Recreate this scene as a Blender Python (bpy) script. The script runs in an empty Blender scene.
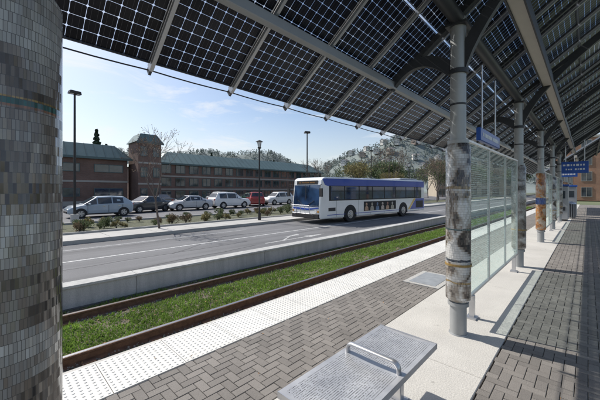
import bpy, math, random
from mathutils import Vector, Matrix, noise
random.seed(7)
R=math.radians
scene=bpy.context.scene
COL=scene.collection

# ------------------------------------------------------------ materials
def nn(nt,t,**k):
    n=nt.nodes.new(t)
    for a,b in k.items(): setattr(n,a,b)
    return n
def mth(nt,op,a,b=None,c=None):
    n=nt.nodes.new('ShaderNodeMath'); n.operation=op
    for i,v in enumerate((a,b,c)):
        if v is None: continue
        if isinstance(v,(int,float)): n.inputs[i].default_value=v
        else: nt.links.new(v,n.inputs[i])
    return n.outputs[0]
def mixc(nt,f,a,b,bt='MIX'):
    n=nt.nodes.new('ShaderNodeMix'); n.data_type='RGBA'; n.blend_type=bt
    for s,v in ((n.inputs[0],f),(n.inputs[6],a),(n.inputs[7],b)):
        if isinstance(v,(int,float)): s.default_value=v
        elif isinstance(v,tuple): s.default_value=v+(1,) if len(v)==3 else v
        else: nt.links.new(v,s)
    return n.outputs[2]
def new(name):
    m=bpy.data.materials.new(name); m.use_nodes=True
    nt=m.node_tree; b=nt.nodes['Principled BSDF']
    return m,nt,b
def ramp(nt,f,p0,p1):
    n=nt.nodes.new('ShaderNodeMapRange'); n.inputs[1].default_value=p0; n.inputs[2].default_value=p1
    nt.links.new(f,n.inputs[0]); return n.outputs[0]
def pm(name,col,rough=.7,metal=0,var=.18,scale=3,bump=0,bscale=60,coat=0,fine=.0,fscale=150,island=0,streak=0,trans=0,spots=0,lane=0):
    m,nt,b=new(name)
    tc=nn(nt,'ShaderNodeTexCoord')
    n=nn(nt,'ShaderNodeTexNoise'); n.inputs['Scale'].default_value=scale; n.inputs['Detail'].default_value=6; n.inputs['Roughness'].default_value=.65
    nt.links.new(tc.outputs['Object'],n.inputs['Vector'])
    f=ramp(nt,n.outputs[0],.3,.7)
    lo=tuple(c*(1-var) for c in col); hi=tuple(min(1,c*(1+var)) for c in col)
    c=mixc(nt,f,lo,hi)
    if fine:
        n2=nn(nt,'ShaderNodeTexNoise'); n2.inputs['Scale'].default_value=fscale; n2.inputs['Detail'].default_value=3
        nt.links.new(tc.outputs['Object'],n2.inputs['Vector'])
        f2=ramp(nt,n2.outputs[0],.35,.65)
        c=mixc(nt,1.0,c,mixc(nt,f2,(1-fine,)*3,(1+fine*.5,)*3),'MULTIPLY')
    if streak or lane:
        mp=nn(nt,'ShaderNodeMapping'); mp.inputs['Scale'].default_value=(4,4,.35) if streak else (.03,.9,.5)
        nt.links.new(tc.outputs['Object'],mp.inputs[0])
        n3=nn(nt,'ShaderNodeTexNoise'); n3.inputs['Scale'].default_value=2.2; n3.inputs['Detail'].default_value=5
        nt.links.new(mp.outputs[0],n3.inputs['Vector'])
        f3=ramp(nt,n3.outputs[0],.38,.62)
        c=mixc(nt,1.0,c,mixc(nt,f3,(1-(streak or lane),)*3,(1,1,1)),'MULTIPLY')
    if spots:
        vo=nn(nt,'ShaderNodeTexVoronoi'); vo.inputs['Scale'].default_value=5.5; nt.links.new(tc.outputs['Object'],vo.inputs['Vector'])
        ns=nn(nt,'ShaderNodeTexNoise'); ns.inputs['Scale'].default_value=1.3; nt.links.new(tc.outputs['Object'],ns.inputs['Vector'])
        sp=mth(nt,'MULTIPLY',mth(nt,'LESS_THAN',vo.outputs['Distance'],.085),mth(nt,'GREATER_THAN',ns.outputs[0],.52))
        c=mixc(nt,mth(nt,'MULTIPLY',sp,spots),c,(.10,.095,.09))
    if island:
        g=nn(nt,'ShaderNodeNewGeometry')
        c=mixc(nt,1.0,c,mixc(nt,g.outputs['Random Per Island'],(1-island,)*3,(1+island,)*3),'MULTIPLY')
    nt.links.new(c,b.inputs['Base Color'])
    b.inputs['Roughness'].default_value=rough; b.inputs['Metallic'].default_value=metal
    if coat: b.inputs['Coat Weight'].default_value=coat; b.inputs['Coat Roughness'].default_value=.05
    if bump:
        nb=nn(nt,'ShaderNodeTexNoise'); nb.inputs['Scale'].default_value=bscale; nb.inputs['Detail'].default_value=4
        nt.links.new(tc.outputs['Object'],nb.inputs['Vector'])
        bp=nn(nt,'ShaderNodeBump'); bp.inputs['Strength'].default_value=bump; bp.inputs['Distance'].default_value=.02
        nt.links.new(nb.outputs[0],bp.inputs['Height']); nt.links.new(bp.outputs[0],b.inputs['Normal'])
    if trans:
        tl=nn(nt,'ShaderNodeBsdfTranslucent'); nt.links.new(c,tl.inputs[0])
        mx=nn(nt,'ShaderNodeMixShader'); mx.inputs[0].default_value=trans
        nt.links.new(b.outputs[0],mx.inputs[1]); nt.links.new(tl.outputs[0],mx.inputs[2]); nt.links.new(mx.outputs[0],nt.nodes['Material Output'].inputs[0])
    return m

M={}
M['asphalt']=pm('asphalt',(.175,.176,.182),.85,var=.14,scale=.35,bump=.4,bscale=90,fine=.28,fscale=60,lane=.26)
M['lot']=pm('lot_asphalt',(.145,.145,.152),.85,var=.2,scale=.25,bump=.3,bscale=60,fine=.3,fscale=40)
M['conc']=pm('concrete',(.53,.51,.47),.8,var=.12,scale=1.1,bump=.25,bscale=70,fine=.16,fscale=90,spots=.3)
M['conc2']=pm('concrete_walk',(.42,.41,.385),.8,var=.14,scale=.6,bump=.2,bscale=40,fine=.14,fscale=50,spots=.3)
M['wallc']=pm('barrier_concrete',(.47,.465,.445),.85,var=.09,scale=1.0,bump=.2,bscale=35,fine=.10,fscale=60,streak=.16)
M['joint']=pm('joint_sand',(.115,.105,.095),.95,var=.3,scale=8)
M['paver']=pm('paver_brick',(.205,.188,.170),.85,var=.16,scale=.9,bump=.3,bscale=120,fine=.18,fscale=220,island=.17)
M['tactile']=pm('tactile_tile',(.68,.665,.62),.6,var=.10,scale=1.5,fine=.12,fscale=60,spots=.15)
M['soil']=pm('soil',(.13,.11,.075),.95,var=.45,scale=9,bump=.8,bscale=30,fine=.4,fscale=50)
M['mulch']=pm('mulch_groundcover',(.10,.105,.06),.95,var=.5,scale=2.5,bump=.8,bscale=30,fine=.5,fscale=20)
M['stone']=pm('ballast_stone',(.22,.20,.175),.9,var=.3,scale=9,island=.5)
M['litter']=pm('dry_leaf',(.25,.14,.06),.8,var=.3,scale=3,island=.5)
M['grass']=pm('grass_blade',(.165,.265,.045),.7,var=.40,scale=2.0,island=.4,trans=.4)
M['land']=pm('land',(.11,.13,.07),.95,var=.4,scale=.02)
M['white']=pm('road_paint',(.60,.60,.585),.7,var=.18,scale=9,fine=.4,fscale=25)
M['faded']=pm('faded_road_paint',(.46,.46,.45),.7,var=.25,scale=9,fine=.45,fscale=25)
M['steel']=pm('brushed_steel',(.55,.55,.56),.36,metal=.8,var=.1,scale=8)
M['rail']=pm('rail_rust',(.16,.085,.055),.75,metal=.2,var=.35,scale=14,bump=.3)
M['railtop']=pm('rail_polished',(.4,.39,.38),.3,metal=1,var=.15,scale=5)
M['paintsteel']=pm('grey_painted_steel',(.38,.39,.39),.45,metal=.3,var=.08,scale=3,streak=.15)
M['darksteel']=pm('dark_painted_steel',(.036,.038,.043),.5,metal=.2,var=.15,scale=3)
M['alu']=pm('aluminium',(.36,.37,.39),.4,metal=.5,var=.07,scale=3)
M['channel']=pm('light_channel',(.46,.42,.36),.5,var=.08,scale=2)
M['black']=pm('black_rubber',(.018,.018,.02),.7,var=.2,scale=5)
M['rim']=pm('wheel_rim',(.42,.43,.44),.35,metal=.8,var=.05)
M['chrome']=pm('chrome',(.6,.6,.6),.15,metal=1,var=.03)
M['bronze']=pm('pole_dark',(.035,.033,.032),.45,metal=.3,var=.1)
M['lens']=pm('lamp_lens',(.7,.7,.68),.25,var=.05)
M['red']=pm('tail_red',(.45,.02,.015),.25,var=.05)
M['amber']=pm('amber_lens',(.45,.22,.05),.3,var=.1)
M['blue']=pm('sign_blue',(.02,.09,.38),.35,var=.06)
M['signwhite']=pm('sign_white',(.75,.76,.76),.4,var=.04)
M['brass']=pm('ochre_collar',(.34,.22,.075),.45,metal=.2,var=.5,scale=14)
M['bark']=pm('bark',(.13,.105,.09),.9,var=.3,scale=14)
M['leafrust']=pm('leaf_russet',(.18,.115,.07),.7,var=.3,scale=2,island=.4,trans=.3)
M['leafyel']=pm('leaf_yellow',(.20,.175,.07),.7,var=.3,scale=2,island=.45,trans=.3)
M['leafgrn']=pm('leaf_green',(.10,.135,.06),.7,var=.35,scale=1.5,island=.5,trans=.3)
M['leafcon']=pm('leaf_conifer',(.045,.075,.05),.8,var=.35,scale=1,island=.4)
M['leafhaze']=pm('leaf_hill_haze_tint',(.19,.225,.215),.9,var=.25,scale=.03,island=.25,trans=.3)  # distance haze painted into the leaf colour, pale bluish green
M['soilhaze']=pm('hill_soil_haze_tint',(.18,.21,.20),.95,var=.25,scale=.03)  # hill ground lightened and blued to paint in atmospheric haze
M['roofg']=pm('roof_metal_green',(.115,.175,.172),.5,metal=.1,var=.12,scale=.5)
M['trimg']=pm('trim_green',(.075,.12,.12),.5,var=.08,scale=.5)
M['trimc']=pm('trim_cream',(.36,.335,.30),.7,var=.08,scale=.5)
def brickmat(name,c1,c2,mort,sx=1.0):
    m,nt,b=new(name); tc=nn(nt,'ShaderNodeTexCoord')
    sep=nn(nt,'ShaderNodeSeparateXYZ'); nt.links.new(tc.outputs['Object'],sep.inputs[0])
    cb=nn(nt,'ShaderNodeCombineXYZ'); nt.links.new(mth(nt,'ADD',sep.outputs[0],sep.outputs[1]),cb.inputs[0]); nt.links.new(sep.outputs[2],cb.inputs[1])
    br=nn(nt,'ShaderNodeTexBrick'); br.inputs['Color1'].default_value=c1+(1,); br.inputs['Color2'].default_value=c2+(1,); br.inputs['Mortar'].default_value=mort+(1,)
    br.inputs['Scale'].default_value=1; br.inputs['Brick Width'].default_value=.3*sx; br.inputs['Row Height'].default_value=.1*sx; br.inputs['Mortar Size'].default_value=.01*sx
    nt.links.new(cb.outputs[0],br.inputs['Vector'])
    n=nn(nt,'ShaderNodeTexNoise'); n.inputs['Scale'].default_value=.4; n.inputs['Detail'].default_value=5; nt.links.new(tc.outputs['Object'],n.inputs['Vector'])
    c=mixc(nt,1.0,br.outputs[0],mixc(nt,ramp(nt,n.outputs[0],.3,.7),(.75,)*3,(1.15,)*3),'MULTIPLY')
    nt.links.new(c,b.inputs['Base Color']); b.inputs['Roughness'].default_value=.9
    return m
M['brickd']=brickmat('brick_dark',(.165,.095,.073),(.205,.118,.092),(.18,.16,.145))
M['bricko']=brickmat('brick_orange',(.30,.14,.08),(.36,.18,.10),(.3,.27,.24))
M['stucco']=pm('stucco_tan',(.42,.36,.28),.85,var=.1,scale=.4)
def glassm(name,col=(.03,.04,.05),rough=.06):
    m,nt,b=new(name); tc=nn(nt,'ShaderNodeTexCoord'); n=nn(nt,'ShaderNodeTexNoise'); n.inputs['Scale'].default_value=1.1
    nt.links.new(tc.outputs['Object'],n.inputs['Vector'])
    nt.links.new(mixc(nt,ramp(nt,n.outputs[0],.35,.65),tuple(c*.5 for c in col),tuple(c*1.6 for c in col)),b.inputs['Base Color'])
    b.inputs['Roughness'].default_value=rough; b.inputs['Specular IOR Level'].default_value=.9
    return m
M['glass']=glassm('window_glass'); M['busglass']=glassm('bus_glass',(.02,.045,.10),.05)
def paint(name,col,coat=.8):
    return pm(name,col,.35,var=.04,scale=1,coat=coat)

def solarmat():
    m,nt,b=new('solar_cells'); uv=nn(nt,'ShaderNodeUVMap'); sep=nn(nt,'ShaderNodeSeparateXYZ'); nt.links.new(uv.outputs[0],sep.inputs[0])
    def edge(o):
        f=mth(nt,'FRACT',o); return mth(nt,'ABSOLUTE',mth(nt,'SUBTRACT',f,.5))
    eu,ev=edge(sep.outputs[0]),edge(sep.outputs[1])
    g1=mth(nt,'GREATER_THAN',mth(nt,'MAXIMUM',eu,ev),.487)
    g2=mth(nt,'GREATER_THAN',mth(nt,'ADD',eu,ev),.885)
    gap=mth(nt,'MAXIMUM',g1,g2)
    bus=mth(nt,'LESS_THAN',mth(nt,'ABSOLUTE',mth(nt,'SUBTRACT',eu,.2)),.012)
    cell=mth(nt,'ADD',mth(nt,'FLOOR',sep.outputs[0]),mth(nt,'MULTIPLY',mth(nt,'FLOOR',sep.outputs[1]),17.3))
    oi=nn(nt,'ShaderNodeObjectInfo')
    wn=nn(nt,'ShaderNodeTexWhiteNoise',noise_dimensions='1D'); nt.links.new(mth(nt,'ADD',cell,mth(nt,'MULTIPLY',oi.outputs['Random'],913.0)),wn.inputs['W'])
    c=mixc(nt,wn.outputs[0],(.006,.007,.011),(.015,.017,.026))
    c=mixc(nt,1.0,c,mixc(nt,oi.outputs['Random'],(.75,)*3,(1.3,)*3),'MULTIPLY')
    c=mixc(nt,bus,c,(.05,.05,.06))
    nt.links.new(c,b.inputs['Base Color'])
    b.inputs['Roughness'].default_value=.22; b.inputs['Specular IOR Level'].default_value=.16
    tr=nn(nt,'ShaderNodeBsdfTransparent'); tr.inputs[0].default_value=(.74,.78,.82,1)
    mx=nn(nt,'ShaderNodeMixShader'); nt.links.new(gap,mx.inputs[0]); nt.links.new(b.outputs[0],mx.inputs[1]); nt.links.new(tr.outputs[0],mx.inputs[2])
    nt.links.new(mx.outputs[0],nt.nodes['Material Output'].inputs[0])
    return m
M['solar']=solarmat()

def mosaic(name,pal,tw=.016,th=.042,bands=(),lohi=(.36,.64),sc=(.06,.16),wave=.03,rnd_=.2,dist=1.6):
    m,nt,b=new(name); uv=nn(nt,'ShaderNodeUVMap'); sep=nn(nt,'ShaderNodeSeparateXYZ'); nt.links.new(uv.outputs[0],sep.inputs[0])
    row=mth(nt,'FLOOR',mth(nt,'DIVIDE',sep.outputs[1],th))
    w1=nn(nt,'ShaderNodeTexWhiteNoise',noise_dimensions='1D'); nt.links.new(row,w1.inputs['W'])
    ux=mth(nt,'ADD',mth(nt,'DIVIDE',sep.outputs[0],tw),w1.outputs[0])
    col=mth(nt,'FLOOR',ux)
    fu=mth(nt,'ABSOLUTE',mth(nt,'SUBTRACT',mth(nt,'FRACT',ux),.5)); fv=mth(nt,'ABSOLUTE',mth(nt,'SUBTRACT',mth(nt,'FRACT',mth(nt,'DIVIDE',sep.outputs[1],th)),.5))
    grout=mth(nt,'MAXIMUM',mth(nt,'GREATER_THAN',fu,.44),mth(nt,'GREATER_THAN',fv,.475))
    cb=nn(nt,'ShaderNodeCombineXYZ'); nt.links.new(col,cb.inputs[0]); nt.links.new(row,cb.inputs[1])
    wn=nn(nt,'ShaderNodeTexWhiteNoise',noise_dimensions='2D'); nt.links.new(cb.outputs[0],wn.inputs['Vector'])
    n=nn(nt,'ShaderNodeTexNoise'); n.inputs['Scale'].default_value=1; n.inputs['Detail'].default_value=4; n.inputs['Distortion'].default_value=dist
    mp=nn(nt,'ShaderNodeMapping'); mp.inputs['Scale'].default_value=(sc[0],sc[1],1); mp.inputs['Rotation'].default_value=(0,0,.12); nt.links.new(cb.outputs[0],mp.inputs[0]); nt.links.new(mp.outputs[0],n.inputs['Vector'])
    f=mth(nt,'ADD',mth(nt,'MULTIPLY',ramp(nt,n.outputs[0],*lohi),1-rnd_*.9),mth(nt,'MULTIPLY',wn.outputs[0],rnd_))
    cr=nn(nt,'ShaderNodeValToRGB'); els=cr.color_ramp.elements
    while len(els)<len(pal): els.new(.5)
    for i,(p,c) in enumerate(pal): els[i].position=p; els[i].color=c+(1,)
    nt.links.new(f,cr.inputs[0]); c=cr.outputs[0]
    nw=nn(nt,'ShaderNodeTexNoise'); nw.inputs['Scale'].default_value=9; nt.links.new(uv.outputs[0],nw.inputs['Vector'])
    vv=mth(nt,'ADD',sep.outputs[1],mth(nt,'MULTIPLY',mth(nt,'SUBTRACT',nw.outputs[0],.5),wave))
    for z0,z1,bc in bands:
        inb=mth(nt,'MULTIPLY',mth(nt,'GREATER_THAN',vv,z0),mth(nt,'LESS_THAN',vv,z1))
        c=mixc(nt,inb,c,mixc(nt,wn.outputs[0],tuple(x*.5 for x in bc),tuple(min(1,x*1.4) for x in bc)))
    c=mixc(nt,grout,c,(.10,.09,.08))
    nt.links.new(c,b.inputs['Base Color']); b.inputs['Roughness'].default_value=.15; b.inputs['Specular IOR Level'].default_value=.7
    g=nn(nt,'ShaderNodeNewGeometry')
    v1=nn(nt,'ShaderNodeVectorMath',operation='SUBTRACT'); nt.links.new(wn.outputs[1],v1.inputs[0]); v1.inputs[1].default_value=(.5,.5,.5)
    v2=nn(nt,'ShaderNodeVectorMath',operation='SCALE'); nt.links.new(v1.outputs[0],v2.inputs[0]); v2.inputs['Scale'].default_value=.30
    v3=nn(nt,'ShaderNodeVectorMath',operation='ADD'); nt.links.new(g.outputs['Normal'],v3.inputs[0]); nt.links.new(v2.outputs[0],v3.inputs[1])
    v4=nn(nt,'ShaderNodeVectorMath',operation='NORMALIZE'); nt.links.new(v3.outputs[0],v4.inputs[0]); nt.links.new(v4.outputs[0],b.inputs['Normal'])
    return m
PAL=[(0,(.035,.031,.03)),(.24,(.105,.085,.068)),(.42,(.235,.195,.16)),(.58,(.32,.30,.275)),(.76,(.48,.46,.425)),(1,(.74,.73,.70))]
M['mos1']=mosaic('mosaic_grey',PAL,.0074,.0245,
   bands=((1.842,1.848,(.30,.16,.10)),(1.848,1.862,(.06,.14,.125)),(1.862,1.867,(.35,.24,.1))),sc=(.022,.13),wave=.006,lohi=(.33,.67),rnd_=.2,dist=1.0)
M['mos2']=mosaic('mosaic_ochre',[(0,(.04,.04,.04)),(.2,(.15,.12,.10)),(.38,(.36,.31,.26)),(.6,(.50,.48,.45)),(1,(.78,.77,.75))],.010,.026,
   bands=((.845,.87,(.06,.08,.11)),(.60,.62,(.38,.27,.12)),(1.66,1.69,(.30,.22,.12)),(1.20,1.215,(.10,.16,.17))),sc=(.045,.085),lohi=(.38,.60),rnd_=.14,dist=1.4,wave=.05)
M['mos3']=mosaic('mosaic_orange',[(0,(.12,.05,.03)),(.3,(.4,.16,.05)),(.5,(.55,.25,.08)),(.75,(.45,.38,.3)),(1,(.6,.5,.4))],.014,.034,bands=((1.2,1.4,(.05,.1,.3)),))

def perfmat():
    m,nt,b=new('perforated_steel'); tc=nn(nt,'ShaderNodeTexCoord'); sep=nn(nt,'ShaderNodeSeparateXYZ'); nt.links.new(tc.outputs['Object'],sep.inputs[0])
    px,py=.0115,.0150
    ry=mth(nt,'DIVIDE',sep.outputs[1],py); row=mth(nt,'FLOOR',ry)
    wn=nn(nt,'ShaderNodeTexWhiteNoise',noise_dimensions='1D'); nt.links.new(row,wn.inputs['W'])
    ux=mth(nt,'ADD',mth(nt,'DIVIDE',sep.outputs[0],px),wn.outputs[0])
    fu=mth(nt,'ABSOLUTE',mth(nt,'SUBTRACT',mth(nt,'FRACT',ux),.5)); fv=mth(nt,'ABSOLUTE',mth(nt,'SUBTRACT',mth(nt,'FRACT',ry),.5))
    cb=nn(nt,'ShaderNodeCombineXYZ'); nt.links.new(mth(nt,'FLOOR',ux),cb.inputs[0]); nt.links.new(row,cb.inputs[1])
    w2=nn(nt,'ShaderNodeTexWhiteNoise',noise_dimensions='2D'); nt.links.new(cb.outputs[0],w2.inputs['Vector'])
    wid=mth(nt,'MULTIPLY',mth(nt,'GREATER_THAN',w2.outputs[0],.14),mth(nt,'ADD',mth(nt,'MULTIPLY',w2.outputs[0],.28),.08))
    hole=mth(nt,'MULTIPLY',mth(nt,'LESS_THAN',fu,wid),mth(nt,'LESS_THAN',fv,.19))
    inx=mth(nt,'LESS_THAN',mth(nt,'ABSOLUTE',sep.outputs[0]),.575); iny=mth(nt,'LESS_THAN',mth(nt,'ABSOLUTE',sep.outputs[1]),.21)
    mid=mth(nt,'GREATER_THAN',mth(nt,'ABSOLUTE',mth(nt,'SUBTRACT',sep.outputs[0],.05)),.035)
    hole=mth(nt,'MULTIPLY',hole,mth(nt,'MULTIPLY',mth(nt,'MULTIPLY',inx,iny),mid))
    n=nn(nt,'ShaderNodeTexNoise'); n.inputs['Scale'].default_value=7; n.inputs['Detail'].default_value=6; nt.links.new(tc.outputs['Object'],n.inputs['Vector'])
    nt.links.new(mixc(nt,ramp(nt,n.outputs[0],.3,.7),(.48,.48,.49),(.64,.64,.645)),b.inputs['Base Color'])
    b.inputs['Metallic'].default_value=.5
    nt.links.new(mth(nt,'ADD',mth(nt,'MULTIPLY',n.outputs[0],.25),.26),b.inputs['Roughness'])
    tr=nn(nt,'ShaderNodeBsdfDiffuse'); tr.inputs[0].default_value=(.05,.05,.052,1)
    mx=nn(nt,'ShaderNodeMixShader'); nt.links.new(hole,mx.inputs[0]); nt.links.new(b.outputs[0],mx.inputs[1]); nt.links.new(tr.outputs[0],mx.inputs[2])
    nt.links.new(mx.outputs[0],nt.nodes['Material Output'].inputs[0]); return m
M['perf']=perfmat()
def fritglass():
    m,nt,b=new('printed_glass'); tc=nn(nt,'ShaderNodeTexCoord'); sep=nn(nt,'ShaderNodeSeparateXYZ'); nt.links.new(tc.outputs['Object'],sep.inputs[0])
    rz=mth(nt,'DIVIDE',sep.outputs[2],.028); row=mth(nt,'FLOOR',rz); fz=mth(nt,'ABSOLUTE',mth(nt,'SUBTRACT',mth(nt,'FRACT',rz),.5))
    cb=nn(nt,'ShaderNodeCombineXYZ'); nt.links.new(mth(nt,'FLOOR',mth(nt,'DIVIDE',sep.outputs[0],.016)),cb.inputs[0]); nt.links.new(row,cb.inputs[1])
    w2=nn(nt,'ShaderNodeTexWhiteNoise',noise_dimensions='2D'); nt.links.new(cb.outputs[0],w2.inputs['Vector'])
    nl=nn(nt,'ShaderNodeTexNoise'); nl.inputs['Scale'].default_value=.09; nl.inputs['Detail'].default_value=2; nt.links.new(cb.outputs[0],nl.inputs['Vector'])
    mark=mth(nt,'MULTIPLY',mth(nt,'LESS_THAN',fz,.22),mth(nt,'LESS_THAN',w2.outputs[0],nl.outputs[0]))
    b.inputs['Base Color'].default_value=(.55,.68,.65,1); b.inputs['Roughness'].default_value=.05
    tl=nn(nt,'ShaderNodeBsdfTranslucent'); tl.inputs[0].default_value=(.68,.82,.79,1)
    pr=nn(nt,'ShaderNodeMixShader'); pr.inputs[0].default_value=.5; nt.links.new(b.outputs[0],pr.inputs[1]); nt.links.new(tl.outputs[0],pr.inputs[2])
    tr=nn(nt,'ShaderNodeBsdfTransparent'); tr.inputs[0].default_value=(.91,.95,.94,1)
    fac=mth(nt,'ADD',mth(nt,'MULTIPLY',mark,.26),.11)
    mx=nn(nt,'ShaderNodeMixShader'); nt.links.new(fac,mx.inputs[0]); nt.links.new(tr.outputs[0],mx.inputs[1]); nt.links.new(pr.outputs[0],mx.inputs[2])
    nt.links.new(mx.outputs[0],nt.nodes['Material Output'].inputs[0]); return m
M['frit']=fritglass()

# ------------------------------------------------------------ builders
class MB:
    def __init__(s): s.v=[]; s.f=[]; s.m=[]; s.mats=[]; s.uv={}; s.sm=[]
    def mi(s,k):
        m=M[k] if isinstance(k,str) else k
        if m not in s.mats: s.mats.append(m)
        return s.mats.index(m)
    def poly(s,pts,k,uv=None,smooth=False):
        b=len(s.v); s.v+= [tuple(p) for p in pts]; s.f.append(tuple(range(b,b+len(pts)))); s.m.append(s.mi(k)); s.sm.append(smooth)
        if uv: s.uv[len(s.f)-1]=uv
    def faces(s,vs,fs,k,smooth=False):
        b=len(s.v); s.v+=[tuple(p) for p in vs]; i=s.mi(k)
        for f in fs: s.f.append(tuple(b+q for q in f)); s.m.append(i); s.sm.append(smooth)
    def box(s,x0,x1,y0,y1,z0,z1,k):
        vs=[(x0,y0,z0),(x1,y0,z0),(x1,y1,z0),(x0,y1,z0),(x0,y0,z1),(x1,y0,z1),(x1,y1,z1),(x0,y1,z1)]
        s.faces(vs,[(3,2,1,0),(4,5,6,7),(0,1,5,4),(1,2,6,5),(2,3,7,6),(3,0,4,7)],k)
    def cyl(s,p0,p1,r0,r1,k,n=12,caps=True,smooth=True):
        p0=Vector(p0);p1=Vector(p1); d=(p1-p0)
        if d.length<1e-6: return
        d.normalize(); a=d.orthogonal().normalized(); b=d.cross(a)
        vs=[]
        for p,r in ((p0,r0),(p1,r1)):
            for i in range(n):
                t=2*math.pi*i/n; vs.append(p+a*math.cos(t)*r+b*math.sin(t)*r)
        s.faces(vs,[(i,(i+1)%n,n+(i+1)%n,n+i) for i in range(n)],k,smooth)
        if caps:
            s.faces(vs[:n],[tuple(reversed(range(n)))],k); s.faces(vs[n:],[tuple(range(n))],k)
    def prism(s,pts2,axis,a0,a1,k):
        def P(p,a): return {'x':(a,p[0],p[1]),'y':(p[0],a,p[1]),'z':(p[0],p[1],a)}[axis]
        n=len(pts2); vs=[P(p,a0) for p in pts2]+[P(p,a1) for p in pts2]
        s.faces(vs,[(i,(i+1)%n,n+(i+1)%n,n+i) for i in range(n)]+[tuple(reversed(range(n))),tuple(range(n,2*n))],k)
    def tube(s,pts,r,k,n=8):
        for a,b in zip(pts[:-1],pts[1:]): s.cyl(a,b,r,r,k,n)
    def obj(s,name,parent=None,loc=(0,0,0),rot=(0,0,0),bevel=0,seg=2,fix=True):
        me=bpy.data.meshes.new(name); me.from_pydata(s.v,[],s.f)
        for m in s.mats: me.materials.append(m)
        me.polygons.foreach_set('material_index',s.m); me.polygons.foreach_set('use_smooth',s.sm)
        if s.uv:
            ul=me.uv_layers.new(name='UVMap')
            for fi,uv in s.uv.items():
                p=me.polygons[fi]
                for li,c in zip(p.loop_indices,uv): ul.data[li].uv=c
        me.update()
        o=bpy.data.objects.new(name,me); COL.objects.link(o); o.location=loc; o.rotation_euler=rot
        if parent: o.parent=parent
        if bevel:
            import bmesh
            bm=bmesh.new(); bm.from_mesh(me); bmesh.ops.remove_doubles(bm,verts=bm.verts,dist=1e-5)
            bmesh.ops.recalc_face_normals(bm,faces=bm.faces); bm.to_mesh(me); bm.free()
            md=o.modifiers.new('Bevel','BEVEL'); md.width=bevel; md.segments=seg; md.limit_method='ANGLE'; md.angle_limit=R(28)
        return o
def thing(name,loc,label,cat,rot=0,group=None):
    e=bpy.data.objects.new(name,None); COL.objects.link(e); e.location=loc; e.rotation_euler=(0,0,rot); e.empty_display_size=.3
    e['label']=label; e['category']=cat
    if group: e['group']=group
    return e
def tag(o,label,cat,group=None,kind=None):
    o['label']=label; o['category']=cat
    if group: o['group']=group
    if kind: o['kind']=kind
    return o
def struct(o,label='',cat=''):
    o['kind']='structure'
    if label: o['label']=label; o['category']=cat
    return o
def dup(root,loc,rot=None,scale=None,label=None):
    def cp(o,par):
        c=o.copy(); COL.objects.link(c)
        if par is not None: c.parent=par; c.matrix_parent_inverse=o.matrix_parent_inverse.copy()
        for ch in list(o.children): cp(ch,c)
        return c
    c=cp(root,None); c.location=loc
    if rot is not None: c.rotation_euler=(0,0,rot)
    if scale is not None: c.scale=scale if isinstance(scale,tuple) else (scale,)*3
    if label: c['label']=label
    return c

# ------------------------------------------------------------ setting
ZR=-.35
b=MB(); b.box(-3000,3000,-3000,3000,-.9,-.50,'land'); struct(b.obj('ground'),'wide flat ground of dull green and brown land','ground')
X0,X1=-6,46
b=MB(); b.box(X0,X1,-3.0,3.38,-.6,-.03,'joint'); b.box(X0,X1,3.38,3.42,-.6,-.001,'conc'); struct(b.obj('platform_base'),'raised station platform slab with concrete edge','platform')
b=MB()
x=X0
while x<X1:
    b.box(x+.004,x+1.5-.004,.664,1.786,-.2,0,'conc'); x+=1.5
o=b.obj('concrete_walkway',bevel=.006,seg=1); struct(o,'pale concrete strip between brick pavers','pavement')
b=MB(); b.box(5.2,6.15,1.80,2.42,-.1,.004,'conc2'); b.box(5.28,6.07,1.88,2.34,-.1,.008,'paintsteel'); tag(b.obj('access_cover'),'grey metal access cover set flush in brick pavers','access cover')
def pavers(y0,y1,name):
    b=MB(); w=.081; g=.0022
    i0=int(X0/w); i1=int(X1/w)
    for i in range(i0,i1):
        for j in range(int(y0/w)-3,int(y1/w)+2):
            k=(i-j)%4
            if k==0: r=(i*w,(i+2)*w,j*w,(j+1)*w)
            elif k==3: r=(i*w,(i+1)*w,j*w,(j+2)*w)
            else: continue
            a,c,d,e=r; d=max(d,y0); e=min(e,y1); c=min(c,X1)
            if e-d<.02: continue
            if y0>1.7 and a<6.15 and c>5.2 and d<2.42:
                if a>=5.2-.05 and c<=6.15+.05: 
                    if e<=2.42: continue
                    d=2.42
            a+=g;c-=g;d+=g;e-=g
            if e-d<.015: continue
            z=random.uniform(-.0015,.0015)-.002; h=.003
            vs=[(a,d,-.03),(c,d,-.03),(c,e,-.03),(a,e,-.03),(a,d,z-h),(c,d,z-h),(c,e,z-h),(a,e,z-h),(a+h,d+h,z),(c-h,d+h,z),(c-h,e-h,z),(a+h,e-h,z)]
            b.faces(vs,[(0,1,5,4),(1,2,6,5),(2,3,7,6),(3,0,4,7),(4,5,9,8),(5,6,10,9),(6,7,11,10),(7,4,8,11),(8,9,10,11)],'paver')
    return b.obj(name)
struct(pavers(1.79,2.77,'brick_paving'),'grey brown brick pavers laid in herringbone','pavement')
struct(pavers(-1.5,.66,'brick_paving'),'grey brown brick pavers laid in herringbone','pavement')
b=MB(); b.box(X0,X1,-3.0,-1.5,-.2,0,'conc'); struct(b.obj('concrete_paving'),'plain pale concrete platform edge','pavement')
b=MB(); x=X0
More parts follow.
